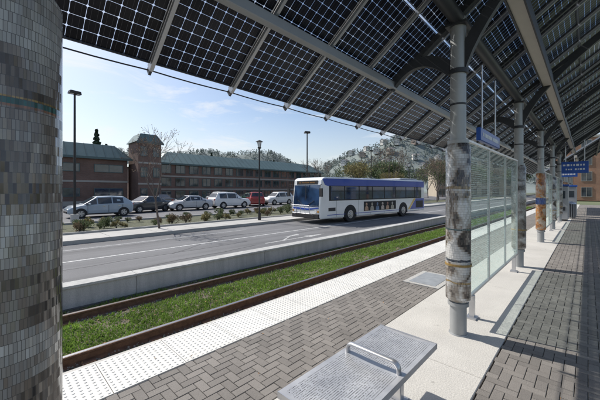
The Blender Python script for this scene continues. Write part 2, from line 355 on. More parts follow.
while x<36:
    b.box(x+.003,x+.61-.003,2.775,3.378,-.1,0,'tactile')
    if x>-.7:
        n=12
        for i in range(n):
            for j in range(n):
                cx=x+.027+i*.0505; cy=2.802+j*.050
                ns=8 if x<6 else 5
                vs=[(cx+.0135*math.cos(2*math.pi*q/ns),cy+.0135*math.sin(2*math.pi*q/ns),.0005) for q in range(ns)]+[(cx+.008*math.cos(2*math.pi*q/ns),cy+.008*math.sin(2*math.pi*q/ns),.0055) for q in range(ns)]
                b.faces(vs,[(q,(q+1)%ns,ns+(q+1)%ns,ns+q) for q in range(ns)]+[tuple(range(ns,2*ns))],'tactile')
    x+=.61
struct(b.obj('tactile_paving'),'off-white tactile strip of raised domes along platform edge','pavement')
b=MB(); b.box(-40,160,3.42,6.3,-.6,-.375,'soil'); struct(b.obj('track_bed'),'earth track bed with sparse grass','track bed')
for yy in (4.3,5.74):
    b=MB()
    b.prism([(yy-.07,-.40),(yy+.07,-.40),(yy+.07,-.375),(yy+.012,-.35),(yy+.012,-.29),(yy+.036,-.275),(yy+.036,-.252),(yy-.036,-.252),(yy-.036,-.275),(yy-.012,-.29),(yy-.012,-.35),(yy-.07,-.375)],'x',-40,160,'rail')
    b.box(-40,160,yy-.022,yy+.022,-.2519,-.2495,'railtop')
    for xx in range(-4,40):
        b.box(xx*.75,xx*.75+.14,yy-.13,yy+.13,-.372,-.352,'rail')
    o=b.obj('rail'); tag(o,'rusty steel rail with polished top in grassed bed','rail','pair of rails')
vs=[];fs=[]
for i in range(16000):
    x=-1+(random.random()**1.5)*36; 
    y=random.choice((4.3,5.74))+random.gauss(0,.15) if random.random()<.85 else random.uniform(3.46,6.26)
    if not 3.45<y<6.28: continue
    s=random.uniform(.008,.022)*(1+x*.02); n=len(vs); z=-.376+s*.3
    a=random.uniform(0,6.28); ca,sa_=math.cos(a)*s,math.sin(a)*s
    vs+=[(x+ca,y+sa_,z),(x-sa_*1.2,y+ca,z),(x-ca,y-sa_,z),(x+sa_*.9,y-ca*1.1,z),(x+ca*.2,y,z+s*random.uniform(.6,1))]
    fs+=[(n,n+1,n+4),(n+1,n+2,n+4),(n+2,n+3,n+4),(n+3,n,n+4)]
b=MB(); b.faces(vs,fs,'stone'); tag(b.obj('ballast'),'loose grey brown ballast stones beside rails','ballast',kind='stuff')
vs=[];fs=[]
for i in range(1500):
    x=random.uniform(0,26); rr=random.random()
    if rr<.55: y=random.uniform(3.45,6.25); z=random.uniform(-.36,-.33)
    elif rr<.75: y=6.65+abs(random.gauss(0,.25)); z=ZR+.008
    elif rr<.9: y=13.5-abs(random.gauss(0,.2)); z=ZR+.008
    else: y=random.uniform(-.5,3.3); z=.010
    s=random.uniform(.012,.028); a=random.uniform(0,6.28); n=len(vs); ca,sa_=math.cos(a)*s,math.sin(a)*s
    if rr>=.9: s*=.6; ca*=.6; sa_*=.6
    vs+=[(x+ca,y+sa_,z+random.uniform(0,.012)),(x-sa_*.5,y+ca*.5,z),(x-ca,y-sa_,z+random.uniform(0,.012)),(x+sa_*.5,y-ca*.5,z)]; fs.append((n,n+1,n+2,n+3))
b=MB(); b.faces(vs,fs,'litter'); tag(b.obj('fallen_leaves'),'scattered dry brown leaves on track and paving','fallen leaves',kind='stuff')
gi=0
vs=[];fs=[]
def ngr(x,y): return noise.noise(Vector((x*1.1,y*2.2,3.1)))*.6+noise.noise(Vector((x*4,y*5,9.1)))*.5
while gi<95000:
    x=-1+ (random.random()**1.7)*46
    rr=random.random()
    if rr<.74: y=random.uniform(4.44,5.60); th=-.30
    elif rr<.88: y=random.uniform(3.44,4.14); th=-.02
    else: y=random.uniform(5.90,6.27); th=.02
    q=ngr(x,y)
    if q<th+random.uniform(-.14,.14): gi+=.3; continue
    gi+=1
    sc=1+x*.05; h=random.uniform(.015,.05)*(1 if random.random()<.96 else 1.8)*(1+max(0,q)); w=random.uniform(.006,.012)*sc
    a=random.uniform(0,6.28); lx=random.uniform(-.04,.04); ly=random.uniform(-.04,.04)
    n=len(vs); dx,dy=math.cos(a)*w,math.sin(a)*w
    vs+=[(x-dx,y-dy,-.376),(x+dx,y+dy,-.376),(x+lx,y+ly,-.376+h)]; fs.append((n,n+1,n+2))
b=MB(); b.faces(vs,fs,'grass'); o=b.obj('track_grass'); tag(o,'patchy short green grass growing between rails','grass',kind='stuff')
wl=thing('concrete_wall',(0,6.45,-.5),'long low precast concrete barrier between track and road','wall')
x=-30
while x<75:
    b=MB(); b.prism([(-.15,0),(.15,0),(.13,.48),(.16,.485),(.16,.53),(-.16,.53),(-.16,.485),(-.13,.48)],'x',x+.003,x+3.2-.003,'wallc')
    b.obj('wall_segment',wl,bevel=.004,seg=1)
    x+=3.2
b=MB(); b.box(75.5,120,-.14,.14,0,.52,'wallc'); b.obj('wall_segment',wl)
b=MB(); b.box(-60,220,6.3,13.62,-.7,ZR,'asphalt'); struct(b.obj('road'),'grey asphalt two lane road','road')
z=ZR+.004
b=MB()
b.box(-60,120,10.36,10.45,ZR-.01,z,'white')
b.box(-60,9,12.36,12.43,ZR-.01,z,'faded')
b.box(-60,120,6.96,7.04,ZR-.01,z,'white')
def arrow(cx,cy):
    b.poly([(cx-2.2,cy-.05,z),(cx+.1,cy-.05,z),(cx+.1,cy+.05,z),(cx-2.2,cy+.05,z)],'faded')
    b.poly([(cx+.1,cy-.2,z),(cx+1.3,cy,z),(cx+.1,cy+.2,z)],'faded')
    b.poly([(cx-1.3,cy+.05,z),(cx-1.15,cy+.05,z),(cx-.35,cy+.55,z),(cx-.5,cy+.55,z)],'faded')
    b.poly([(cx-.8,cy+.55,z),(cx+.2,cy+.55,z),(cx+.35,cy+.85,z)],'faded')
arrow(9.4,8.7)
struct(b.obj('road_marking'),'worn white lane lines and turn arrow','road marking')
b=MB()
for (xa,ya,L,a) in [(2,8.1,5,.1),(6,11.3,7,-.07),(1,11.9,6,.04),(10,9.8,8,.1),(4,9.4,4,.6),(-2,9.3,9,.02)]:
    p=Vector((xa,ya,ZR+.003)); 
    for i in range(int(L/.3)):
        q=p+Vector((.3*math.cos(a),.3*math.sin(a)+random.uniform(-.05,.05),0)); b.poly([p+Vector((0,-.012,0)),q+Vector((0,-.012,0)),q+Vector((0,.012,0)),p+Vector((0,.012,0))],'black'); p=q
struct(b.obj('tar_seam'),'thin dark sealed cracks in asphalt','road seam')
b=MB(); x=-60
b.box(-60,200,13.6,13.78,-.7,-.20,'conc2')
x=-20
while x<90:
    b.box(x+.01,x+1.8-.01,13.79,15.5,-.6,-.205,'conc2'); x+=1.8
struct(b.obj('pavement'),'pale concrete pavement with kerb across the road','pavement')
b=MB(); b.box(-60,200,15.5,20.2,-.6,-.215,'mulch'); b.box(-60,200,15.5,15.62,-.6,-.12,'conc2'); b.box(-60,200,20.1,20.25,-.6,-.12,'conc2'); struct(b.obj('planting_bed'),'bark mulch bed with concrete edging','planting bed')
b=MB(); b.box(-80,200,20.2,70,-.7,ZR+.002,'lot'); struct(b.obj('parking_lot'),'grey asphalt car park','car park')
b=MB()
for i in range(-4,14):
    b.box(i*5.1+2.6,i*5.1+2.7,26.3,31.2,ZR-.01,ZR+.006,'white')
b.box(-20,80,31.2,31.3,ZR-.01,ZR+.006,'white')
struct(b.obj('parking_marking'),'white painted parking bay lines','road marking')

# ------------------------------------------------------------ canopy
S=.75; YF=2.54; ZF=2.66
def RZ(y): return ZF+S*(YF-y)
ang=math.atan(S); 
PITCH=.757; NC=33; XS=-1.36
def panel_mesh():
    b=MB(); w=PITCH-.05; l=1.47
    b.poly([(0,0,0),(0,l,0),(w,l,0),(w,0,0)],'solar',uv=[(0,0),(0,17),(8,17),(8,0)])
    fr=.009
    for r in ((0,w,-fr,0),(0,w,l,l+fr),(-fr,0,-fr,l+fr),(w,w+fr,-fr,l+fr)): b.box(r[0],r[1],r[2],r[3],-.018,.014,'darksteel')
    return b
POSTS=[.016,3.76,7.95,12.16,16.5,20.8]
def canopy(xs,nc,posts,first,label):
    cn=thing('solar_canopy',(posts[0],1.08,0),label,'canopy')
    ox,oy=posts[0],1.08
    pb=None
    for i in range(nc):
        for r in range(3):
            y=YF-.02-r*1.205; 
            if pb is None: pb=panel_mesh().obj('solar_panel',cn); o=pb
            else:
                o=pb.copy(); COL.objects.link(o); o.parent=cn
            o.location=(xs+i*PITCH+.025-ox,y-oy,RZ(y)+.0)
            m=Matrix(((1,0,0),(0,-math.cos(ang),-math.sin(ang)),(0,math.sin(ang),-math.cos(ang))))
            o.rotation_euler=m.to_euler()
    b0=None
    for i in range(nc+1):
        if b0 is None:
            b=MB(); L=4.58; b.box(-.015,.015,-.03,L,-.05,-.02,'alu'); b.box(-.011,.011,-.03,L,-.02,.03,'alu'); b.box(-.010,.010,-.07,-.03,-.045,.015,'darksteel')
            b0=b.obj('mounting_rail',cn); o=b0
        else: o=b0.copy(); COL.objects.link(o); o.parent=cn
        o.location=(xs+i*PITCH-ox,YF-oy,RZ(YF)-.0)
        m=Matrix(((-1,0,0),(0,-math.cos(ang),math.sin(ang)),(0,math.sin(ang),math.cos(ang))))
        o.rotation_euler=m.to_euler()
    xe=xs+nc*PITCH
    for (py,w,h,k) in ((1.88,.07,.09,'alu'),(-.55,.10,.12,'darksteel')):
        b=MB(); zz=RZ(py)-.07; b.box(xs-ox,xe-ox,py-w/2-oy,py+w/2-oy,zz-h,zz,k); b.obj('purlin',cn,bevel=.006,seg=1)
    b=MB(); zz=RZ(1.08)-.14; b.cyl((xs-ox,0,zz),(xe-ox,0,zz),.075,.075,'darksteel',14); b.obj('ridge_pipe',cn)
    b=MB(); b.box(xs-ox,xe-ox,.52-oy,.66-oy,RZ(.7)-.26,RZ(.7)-.12,'channel'); b.box(xs-ox,xe-ox,.50-oy,.519-oy,RZ(.7)-.28,RZ(.7)-.10,'darksteel'); b.box(xs-ox,xe-ox,.661-oy,.68-oy,RZ(.7)-.28,RZ(.7)-.10,'darksteel')
    b.obj('light_channel',cn)
    b=MB(); 
    for i in range(nc):
        xa=xs+i*PITCH-ox; pts=[(xa+PITCH*t/4,YF+.035-oy,ZF-.035-.008*math.sin(math.pi*t/4)) for t in range(5)]
        b.tube(pts,.006,'black',5)
    b.obj('cable',cn)
    def bez(P,n=14):
        out=[]
        for i in range(n+1):
            t=i/n; out.append(((1-t)**2*P[0][0]+2*t*(1-t)*P[1][0]+t*t*P[2][0],(1-t)**2*P[0][1]+2*t*(1-t)*P[1][1]+t*t*P[2][1]))
        return out
    def rib(b,P,th0,th1,xc,w,k):
        pts=bez(P); up=[];dn=[]
        for i,p in enumerate(pts):
            q=pts[min(i+1,len(pts)-1)]; r=pts[max(i-1,0)]; t=Vector((q[0]-r[0],q[1]-r[1])).normalized(); nrm=Vector((-t.y,t.x)); th=th0+(th1-th0)*i/(len(pts)-1)
            up.append((p[0]+nrm.x*th/2,p[1]+nrm.y*th/2)); dn.append((p[0]-nrm.x*th/2,p[1]-nrm.y*th/2))
        for i in range(len(pts)-1):
            b.prism([up[i],up[i+1],dn[i+1],dn[i]],'x',xc-w/2,xc+w/2,k)
    for xc in posts:
        b=MB(); lx=xc-ox
        rib(b,[(0,2.98),(.45,3.50),(1.92-oy,RZ(1.92)-.13)],.15,.09,lx,.07,'darksteel')
        rib(b,[(0,2.98),(-.25,3.9),(-.95-oy,RZ(-.95)-.16)],.14,.07,lx,.07,'darksteel')
        b.obj('curved_rafter',cn)
        b=MB(); y0,y1=1.9,-.98
        b.prism([(y0-oy,RZ(y0)-.06),(y0-oy,RZ(y0)-.13),(y1-oy,RZ(y1)-.15),(y1-oy,RZ(y1)-.06)],'x',lx-.03,lx+.03,'darksteel')
        b.obj('rafter',cn)
        if xc+2.1<xe-.2:
            b=MB(); y0,y1=1.2,-.98; lx2=lx+2.1
            b.prism([(y0-oy,RZ(y0)-.06),(y0-oy,RZ(y0)-.11),(y1-oy,RZ(y1)-.13),(y1-oy,RZ(y1)-.06)],'x',lx2-.025,lx2+.025,'darksteel')
            b.obj('rafter',cn)
    for pi,xc in enumerate(posts):
        ce=bpy.data.objects.new('column',None); COL.objects.link(ce); ce.parent=cn; ce.location=(xc-ox,0,0); ce.empty_display_size=.2
        b=MB(); b.cyl((0,0,0),(0,0,.4),.088,.088,'paintsteel',28); b.cyl((0,0,.0),(0,0,.012),.102,.098,'paintsteel',28); b.obj('column_base',ce)
        b=MB(); b.cyl((0,0,2.2),(0,0,3.62),.083,.083,'paintsteel',28); b.cyl((0,0,2.98),(0,0,3.03),.105,.105,'darksteel',28); b.cyl((0,0,2.62),(0,0,2.64),.089,.089,'darksteel',28)
        b.box(-.11,.11,-.11,.11,3.52,3.545,'darksteel'); b.obj('column_shaft',ce)
        key=['mos1','mos2','mos1','mos3','mos2','mos1'][(pi+first)%6]
        b=MB(); n=40; r=.131; hz_=[.38,.41,2.14,2.19]; rr=[.10,r,r,.10]
        for i in range(n):
            a0,a1=2*math.pi*i/n,2*math.pi*(i+1)/n
            for q in range(3):
                z0,z1,ra,rb=hz_[q],hz_[q+1],rr[q],rr[q+1]
                b.poly([(ra*math.cos(a0),ra*math.sin(a0),z0),(ra*math.cos(a1),ra*math.sin(a1),z0),(rb*math.cos(a1),rb*math.sin(a1),z1),(rb*math.cos(a0),rb*math.sin(a0),z1)],key,uv=[(a0*r,z0),(a1*r,z0),(a1*r,z1),(a0*r,z1)],smooth=False)
        o=b.obj('mosaic_cladding',ce)
        import bmesh
        bm=bmesh.new(); bm.from_mesh(o.data); bmesh.ops.remove_doubles(bm,verts=bm.verts,dist=1e-5); bm.to_mesh(o.data); bm.free()
        for p in o.data.polygons: p.use_smooth=(p.center.z>.42 and p.center.z<2.13)
        for zc,rc,kk in (((.35,.110,'paintsteel'),(.80,.139,'brass'),(2.2,.112,'paintsteel')) if pi else ((.35,.110,'paintsteel'),(2.2,.112,'paintsteel'))):
            b=MB(); hh=.02 if kk!='brass' else .012; b.cyl((0,0,zc-hh),(0,0,zc+hh),rc,rc,kk,28); b.obj('collar',ce)
    return cn
canopy(XS,NC,POSTS,0,'long shelter roof of solar panels on mosaic clad steel columns')
canopy(26.5,16,[27.5,32,36.5],3,'distant second solar shelter roof on steel columns')

# ------------------------------------------------------------ windscreens
def windscreen(x0,x1,grp='glass windscreens between canopy columns'):
    e=thing('glass_windscreen',(x0,1.08,0),'printed green tinted glass windscreen between shelter columns','windscreen',group=grp)
    L=x1-x0
    b=MB(); b.box(0,L,-.018,.018,2.25,2.275,'steel'); b.box(0,L,-.018,.018,.295,.32,'steel')
    for i in range(4):
        xx=L*i/3; xx=min(max(xx,.010),L-.010); b.box(xx-.010,xx+.010,-.016,.016,.321,2.249,'steel')
    b.obj('frame',e)
    for i in range(3):
        b=MB(); b.box(L*i/3+.02,L*(i+1)/3-.02,-.006,.006,.33,2.24,'frit'); b.obj('glass_pane',e)
    for xx in (.35,L-.35):
        b=MB(); b.box(xx-.03,xx+.03,-.03,.03,.02,.295,'steel'); b.box(xx-.08,xx+.08,-.06,.06,0,.02,'steel'); b.obj('foot',e)
    return e
windscreen(3.98,7.72); windscreen(12.4,16.2); windscreen(16.75,20.5)

def signboard(loc,w,h,marks,label):
    e=thing('station_sign',loc,label,'sign')
    b=MB(); b.box(-w/2,w/2,-.03,.03,-h/2,h/2,'blue'); b.obj('board',e,bevel=.008,seg=1)
    b=MB()
    for (mx,mz,mw,mh) in marks:
        for s in (-1,1):
            b.box(mx-mw/2,mx+mw/2,*( (-.034,-.0305) if s<0 else (.0305,.034)),mz-mh/2,mz+mh/2,'signwhite')
    b.obj('lettering',e)
    for s in (-1,1):
        b=MB(); b.cyl((s*w*.35,0,h/2),(s*w*.35,0,h/2+.9),.012,.012,'steel',8); b.obj('hanger',e)
    return e
def words(x0,x1,z,h,seed):
    r=random.Random(seed); out=[]; x=x0
    while x<x1:
        w=r.uniform(.25,.6)*h
        out.append((x+w/2,z,w,h*r.uniform(.75,1))); x+=w+h*.25
        if r.random()<.15: x+=h*.5
    return out
s1=signboard((5.25,1.08,2.42),1.2,.18,words(-.5,.5,0,.06,3),'blue station name board with white lettering above glass')
s2=signboard((19.2,.45,2.72),.5,.5,words(-.18,.18,.1,.09,4)+words(-.18,.15,-.08,.07,5),'square blue platform sign with white lettering under canopy'); s2.rotation_euler=(0,0,R(90)); s2.scale=(1.9,1,1.1)
s3=signboard((24.5,.9,2.6),.9,.3,words(-.35,.35,0,.1,6),'blue platform sign with white lettering on hangers'); s3.rotation_euler=(0,0,R(90))

def cabinet(loc,label,name='ticket_machine'):
    e=thing(name,loc,label,'ticket machine')
    b=MB(); b.box(-.35,.35,-.4,.4,.08,1.85,'alu'); b.obj('body',e,bevel=.03)
    b=MB(); b.box(-.3,.3,-.35,.35,0,.08,'darksteel'); b.obj('plinth',e)
    b=MB(); b.box(-.36,-.351,-.28,.28,1.2,1.6,'glass'); b.obj('screen',e)
    b=MB(); b.box(-.365,-.351,-.28,.28,.55,.75,'darksteel'); b.obj('tray',e)
    b=MB(); b.box(-.38,.38,-.43,.43,1.85,1.95,'blue'); b.obj('header',e,bevel=.01)
    return e
cabinet((21.6,1.15,0),'tall silver ticket machine with blue header on platform')
cabinet((25.2,.9,0),'tall silver ticket machine with blue header beyond canopy')
def bin_(loc):
    e=thing('litter_bin',loc,'round grey slatted litter bin on platform','bin')
    b=MB(); b.cyl((0,0,.06),(0,0,.85),.24,.26,'darksteel',20)
    for i in range(20):
        a=2*math.pi*i/20; b.box(.255*math.cos(a)-.012,.255*math.cos(a)+.012,.255*math.sin(a)-.012,.255*math.sin(a)+.012,.08,.84,'alu')
    b.obj('body',e); b=MB(); b.cyl((0,0,.85),(0,0,.93),.28,.24,'steel',20); b.cyl((0,0,.93),(0,0,.99),.24,.10,'steel',20); b.obj('lid',e)
bin_((23.3,.75,0))

# ------------------------------------------------------------ bench
be=thing('bench',(1.81,1.09,0),'perforated stainless steel bench with low looped armrest on concrete','bench')
b=MB()
hx,hy=.61,.24
prof=[]
for i in range(13):
    y=-hy+2*hy*i/12; zz=.452-.012*math.cos(math.pi*y/(2*hy))
    if i==0: prof.append((-hy-.003,.415))
    prof.append((y,zz))
    if i==12: prof.append((hy+.003,.415))
for i in range(len(prof)-1):
    a,c=prof[i],prof[i+1]; d,e2=(a[0]*.985,a[1]-.007),(c[0]*.985,c[1]-.007)
    b.prism([a,c,e2,d],'x',-hx,hx,'perf')
b.box(-hx-.006,-hx,-hy-.003,hy+.003,.412,.453,'steel'); b.box(hx,hx+.006,-hy-.003,hy+.003,.412,.453,'steel')
b.obj('seat',be)
b=MB()
ya,yb=-.20,.20; h=.068
path=[(ya,.440)]
rad_=.045
for i in range(9):
    t=math.pi-math.pi/2*i/8; path.append((ya+rad_+rad_*math.cos(t),.448+h-rad_+rad_*math.sin(t)))
for i in range(9):
    t=math.pi/2-math.pi/2*i/8; path.append((yb-rad_+rad_*math.cos(t),.448+h-rad_+rad_*math.sin(t)))
path.append((yb,.440))
n=16; vs=[]
for i,p in enumerate(path):
    q=path[min(i+1,len(path)-1)]; r_=path[max(i-1,0)]; t=Vector((0,q[0]-r_[0],q[1]-r_[1])).normalized(); nr=Vector((1,0,0)).cross(t)
    for j in range(n):
        a=2*math.pi*j/n; vs.append(Vector((.05,p[0],p[1]))+Vector((1,0,0))*math.cos(a)*.022+nr*math.sin(a)*.014)
fs=[(i*n+j,i*n+(j+1)%n,(i+1)*n+(j+1)%n,(i+1)*n+j) for i in range(len(path)-1) for j in range(n)]
b.faces(vs,fs,'steel',True)
b.obj('armrest',be)
b=MB(); b.box(-.56,.56,-.035,.035,.36,.41,'steel'); b.box(-.5,-.46,-.2,.2,.38,.425,'steel'); b.box(.46,.5,-.2,.2,.38,.425,'steel'); b.obj('support_beam',be)
for xx in (-.42,.42):
    b=MB(); b.box(xx-.03,xx+.03,-.05,.05,.012,.36,'steel'); b.box(xx-.07,xx+.07,-.10,.10,0,.012,'steel')
    for sx in (-.05,.05):
        for sy in (-.08,.08): b.cyl((xx+sx,sy,.012),(xx+sx,sy,.022),.009,.009,'steel',6)
    b.obj('leg',be,bevel=.004,seg=1)

# ------------------------------------------------------------ bus
bus=thing('city_bus',(19.25,11.68,ZR),'white and blue city bus driving close to far kerb','bus',rot=math.atan2(.107,-.994))
M['busw']=paint('bus_white',(.76,.77,.76)); M['busb']=paint('bus_blue',(.012,.06,.36),.25); M['busy']=paint('bus_yellow',(.65,.40,.05))
M['roofw']=pm('bus_roof',(.42,.44,.47),.5,var=.12,scale=1,streak=.15)
W=1.275
b=MB()
b.prism([(-5.97,.42),(-6.0,1.1),(-5.93,2.62),(-5.75,2.76),(5.60,2.76),(5.82,2.62),(5.96,1.15),(6.0,.40),(5.9,.30),(-5.85,.34)],'y',-W,W,'busw')
b.obj('body',bus,bevel=.09,seg=3)
b=MB()
for s in (1,-1):
    y0,y1=(W-.002,W+.006) if s>0 else (-W-.006,-W+.002)
    b.box(-5.88,5.2,y0,y1,2.20,2.672,'busb')
    b.prism([(-5.85,.5),(-3.7,.5),(-4.6,1.34),(-5.88,1.34)],'y',y0,y1,'busb')
    b.prism([(-3.66,.5),(-3.40,.5),(-4.3,1.34),(-4.56,1.34)],'y',y0,y1,'busy')
    b.box(-3.2,5.4,y0,y1-.001*s,.50,.54,'busb')
    b.prism([(5.2,2.672),(5.2,2.20),(5.6,2.30),(5.78,2.62),(5.7,2.672)],'y',y0,y1,'busb')
for s in (1,-1):
    b.prism([(s*(W+.004),2.672),(s*(W-.02),2.735),(s*(W-.09),2.768),(s*(W-.13),2.768),(s*(W-.13),2.75),(s*(W-.03),2.70)],'x',-5.7,5.5,'busb')
b.obj('livery_stripe',bus)
b=MB(); b.box(-5.6,5.4,-1.1,1.1,2.755,2.775,'roofw'); b.obj('roof_panel',bus)
b=MB()
for s in (1,-1):
    y0,y1=(W-.002,W+.008) if s>0 else (-W-.008,-W+.002)
    b.box(-5.45,5.25,y0,y1,1.36,2.26,'black')
b.obj('window_band',bus)
b=MB()
for s in (1,-1):
    y0,y1=(W-.002,W+.004) if s>0 else (-W-.004,-W+.002)
    for xx in (-5.0,-1.9,-.3,1.3,2.55,4.6): 
        b.box(xx-.006,xx+.006,y0,y1,.40,.499,'black')
        if xx>2.1 or -3<xx<-1.8: b.box(xx-.006,xx+.006,y0,y1,.545,1.355,'darksteel')
    b.box(4.7,5.3,y0,y1+.003*s,.75,.95,'darksteel')
b.obj('panel_seam',bus)
wins=[(3.95,5.1),(2.55,3.85),(1.15,2.45),(-.25,1.05),(-1.65,-.35),(-3.05,-1.75),(-4.35,-3.15),(-5.35,-4.45)]
for s in (1,-1):
    for (a,c) in wins:
        b=MB(); y0,y1=(W+.009,W+.015) if s>0 else (-W-.015,-W-.009)
        b.box(a,c,y0,y1,1.42,1.92,'busglass'); b.box(a,c,y0,y1,1.95,2.22,'busglass'); b.obj('window',bus)
b=MB()
def fx(z): return 5.96-(z-1.15)*(.14/1.47)
b.faces([(fx(1.02)+.012,-1.16,1.02),(fx(1.02)+.012,1.16,1.02),(fx(2.30)+.012,1.14,2.30),(fx(2.30)+.012,-1.14,2.30),(fx(1.02)-.02,-1.16,1.02),(fx(1.02)-.02,1.16,1.02),(fx(2.30)-.02,1.14,2.30),(fx(2.30)-.02,-1.14,2.30)],[(0,1,2,3),(0,4,5,1),(1,5,6,2),(2,6,7,3),(3,7,4,0)],'busglass')
b.obj('windshield',bus)
b=MB(); b.box(fx(1.7)+.03,fx(1.7)+.04,-.02,.02,1.04,2.29,'black'); b.obj('windshield_divider',bus)
for s in (-1,1):
    b=MB(); b.tube([(fx(1.12)+.03,s*.15,1.05),(fx(1.4)+.035,s*.75,1.38)],.012,'black',6); b.obj('wiper',bus)
b=MB(); b.box(fx(2.45)-.02,fx(2.45)+.02,-.95,.95,2.33,2.56,'black')
for i in range(22):
    if i in (3,8,14): continue
    b.box(fx(2.45)+.02,fx(2.45)+.022,-.72+i*.066,-.72+i*.066+.028,2.41,2.48,'amber')
b.obj('destination_sign',bus)
b=MB(); b.box(5.92,6.06,-1.22,1.22,.32,.60,'black'); b.obj('bumper',bus,bevel=.03)
b=MB(); b.prism([(-1.15,.84),(.2,.80),(1.15,.92),(1.15,.98),(.2,.90),(-1.15,.95)],'x',5.95,6.003,'busb'); b.obj('front_stripe',bus)
for s in (1,-1):
    b=MB(); b.cyl((5.94,s*.93,.74),(6.02,s*.93,.74),.10,.10,'lens',16); b.cyl((5.94,s*1.13,.74),(6.015,s*1.13,.74),.07,.07,'amber',12); b.obj('headlight',bus)
    b=MB(); b.tube([(5.75,s*1.2,2.35),(6.1,s*1.45,2.3),(6.12,s*1.48,2.1)],.02,'black',6); b.box(6.06,6.14,s*1.48-.11,s*1.48+.11,1.62,2.1,'black'); b.obj('mirror',bus)
    b=MB(); b.box(-6.02,-5.96,s*1.05-.1,s*1.05+.1,.8,1.15,'red'); b.obj('tail_light',bus)
b=MB(); b.tube([(6.05,-.8,.5),(6.35,-.8,.62),(6.4,-.8,1.1)],.018,'steel',6); b.tube([(6.05,.8,.5),(6.35,.8,.62),(6.4,.8,1.1)],.018,'steel',6); b.tube([(6.4,-.8,1.1),(6.4,.8,1.1)],.018,'steel',6); b.tube([(6.35,-.8,.62),(6.35,.8,.62)],.018,'steel',6)
for yy in (-.4,0,.4): b.tube([(6.36,yy,.64),(6.4,yy,1.1)],.014,'steel',6)
b.obj('bicycle_rack',bus)
b=MB(); b.box(-5.4,-2.9,-.95,.95,2.76,2.92,'roofw'); b.obj('roof_unit',bus,bevel=.08)
b=MB(); b.box(.2,1.0,-.4,.4,2.76,2.84,'roofw'); b.obj('roof_hatch',bus,bevel=.03)
b=MB(); b.box(-1.75,2.0,W+.001,W+.014,.62,1.24,'black')
for i,(c) in enumerate([(.45,.28,.18),(.42,.38,.3),(.12,.2,.32),(.5,.42,.36),(.28,.13,.1),(.42,.4,.36)]):
    M['ad%d'%i]=pm('advert_tint_%d'%i,c,.4,var=.6,scale=6); xx=1.72-i*.6
    b.cyl((xx,W+.0141,1.06),(xx,W+.017,1.06),.10,.10,'ad%d'%i,12); b.prism([(xx-.2,.64),(xx+.2,.64),(xx+.17,.86),(xx+.07,.94),(xx-.07,.94),(xx-.17,.86)],'y',W+.0145,W+.0175,'ad%d'%((i+2)%6) if i>3 else 'ad%d'%i)
b.obj('advert_panel',bus)
b=MB(); b.box(-5.7,-4.6,W,W+.012,.6,1.15,'darksteel')
for i in range(6): b.box(-5.65,-4.65,W+.012,W+.02,.65+i*.08,.68+i*.08,'black')
b.obj('engine_grille',bus)
for wx in (3.35,-2.75):
    for s in (1,-1):
        b=MB(); arc=[(wx+.60*math.cos(math.pi*i/16),.48+.60*math.sin(math.pi*i/16)) for i in range(17)]+[(wx-.60,.30),(wx+.60,.30)]
        b.prism(arc,'y',*((W-.01,W+.004) if s>0 else (-W-.004,-W+.01)),'black'); b.obj('wheel_arch',bus)
        we=bpy.data.objects.new('wheel',None); COL.objects.link(we); we.parent=bus; we.location=(wx,s*(W-.12),.48)
        b=MB(); b.cyl((0,-.14,0),(0,.14,0),.48,.48,'black',32); b.obj('tyre',we,bevel=.03)
        b=MB(); yo=.142*s; b.cyl((0,yo-.01*s,0),(0,yo+.012*s,0),.27,.25,'rim',24); b.cyl((0,yo+.012*s,0),(0,yo+.05*s,0),.10,.08,'rim',16)
        for q in range(8):
            a=2*math.pi*q/8; b.cyl((.17*math.cos(a),yo+.01*s,.17*math.sin(a)),(.17*math.cos(a),yo+.03*s,.17*math.sin(a)),.02,.02,'darksteel',6)
        b.obj('rim',we)

# ------------------------------------------------------------ cars
TYPES={
'sedan':[(-2.25,.40,.68,.92,.70,.78,.66),(-2.08,.26,.76,1.0,.82,.87,.74),(-1.5,.22,.88,1.06,.85,.90,.73),(-.85,.20,.92,1.42,.86,.91,.58),(.2,.20,.92,1.46,.86,.91,.60),(1.05,.20,.90,.98,.86,.91,.74),(1.85,.22,.74,.86,.84,.89,.72),(2.2,.32,.56,.66,.72,.79,.60)],
'suv':[(-2.3,.42,.92,1.05,.74,.84,.74),(-2.18,.30,1.0,1.18,.84,.91,.78),(-1.85,.26,1.04,1.70,.88,.93,.66),(-.8,.24,1.03,1.76,.88,.94,.67),(.35,.24,1.02,1.72,.88,.94,.66),(1.15,.24,1.0,1.10,.88,.94,.78),(2.0,.26,.90,1.02,.86,.92,.76),(2.3,.36,.66,.78,.76,.84,.66)],
'hatch':[(-2.05,.40,.85,.98,.72,.80,.70),(-1.95,.28,.92,1.12,.82,.87,.72),(-1.45,.24,.95,1.50,.85,.89,.60),(-.6,.22,.94,1.56,.86,.90,.62),(.35,.22,.92,1.52,.86,.90,.61),(1.2,.22,.88,.98,.86,.90,.74),(1.85,.24,.74,.86,.82,.87,.70),(2.1,.34,.56,.66,.70,.77,.60)],
}
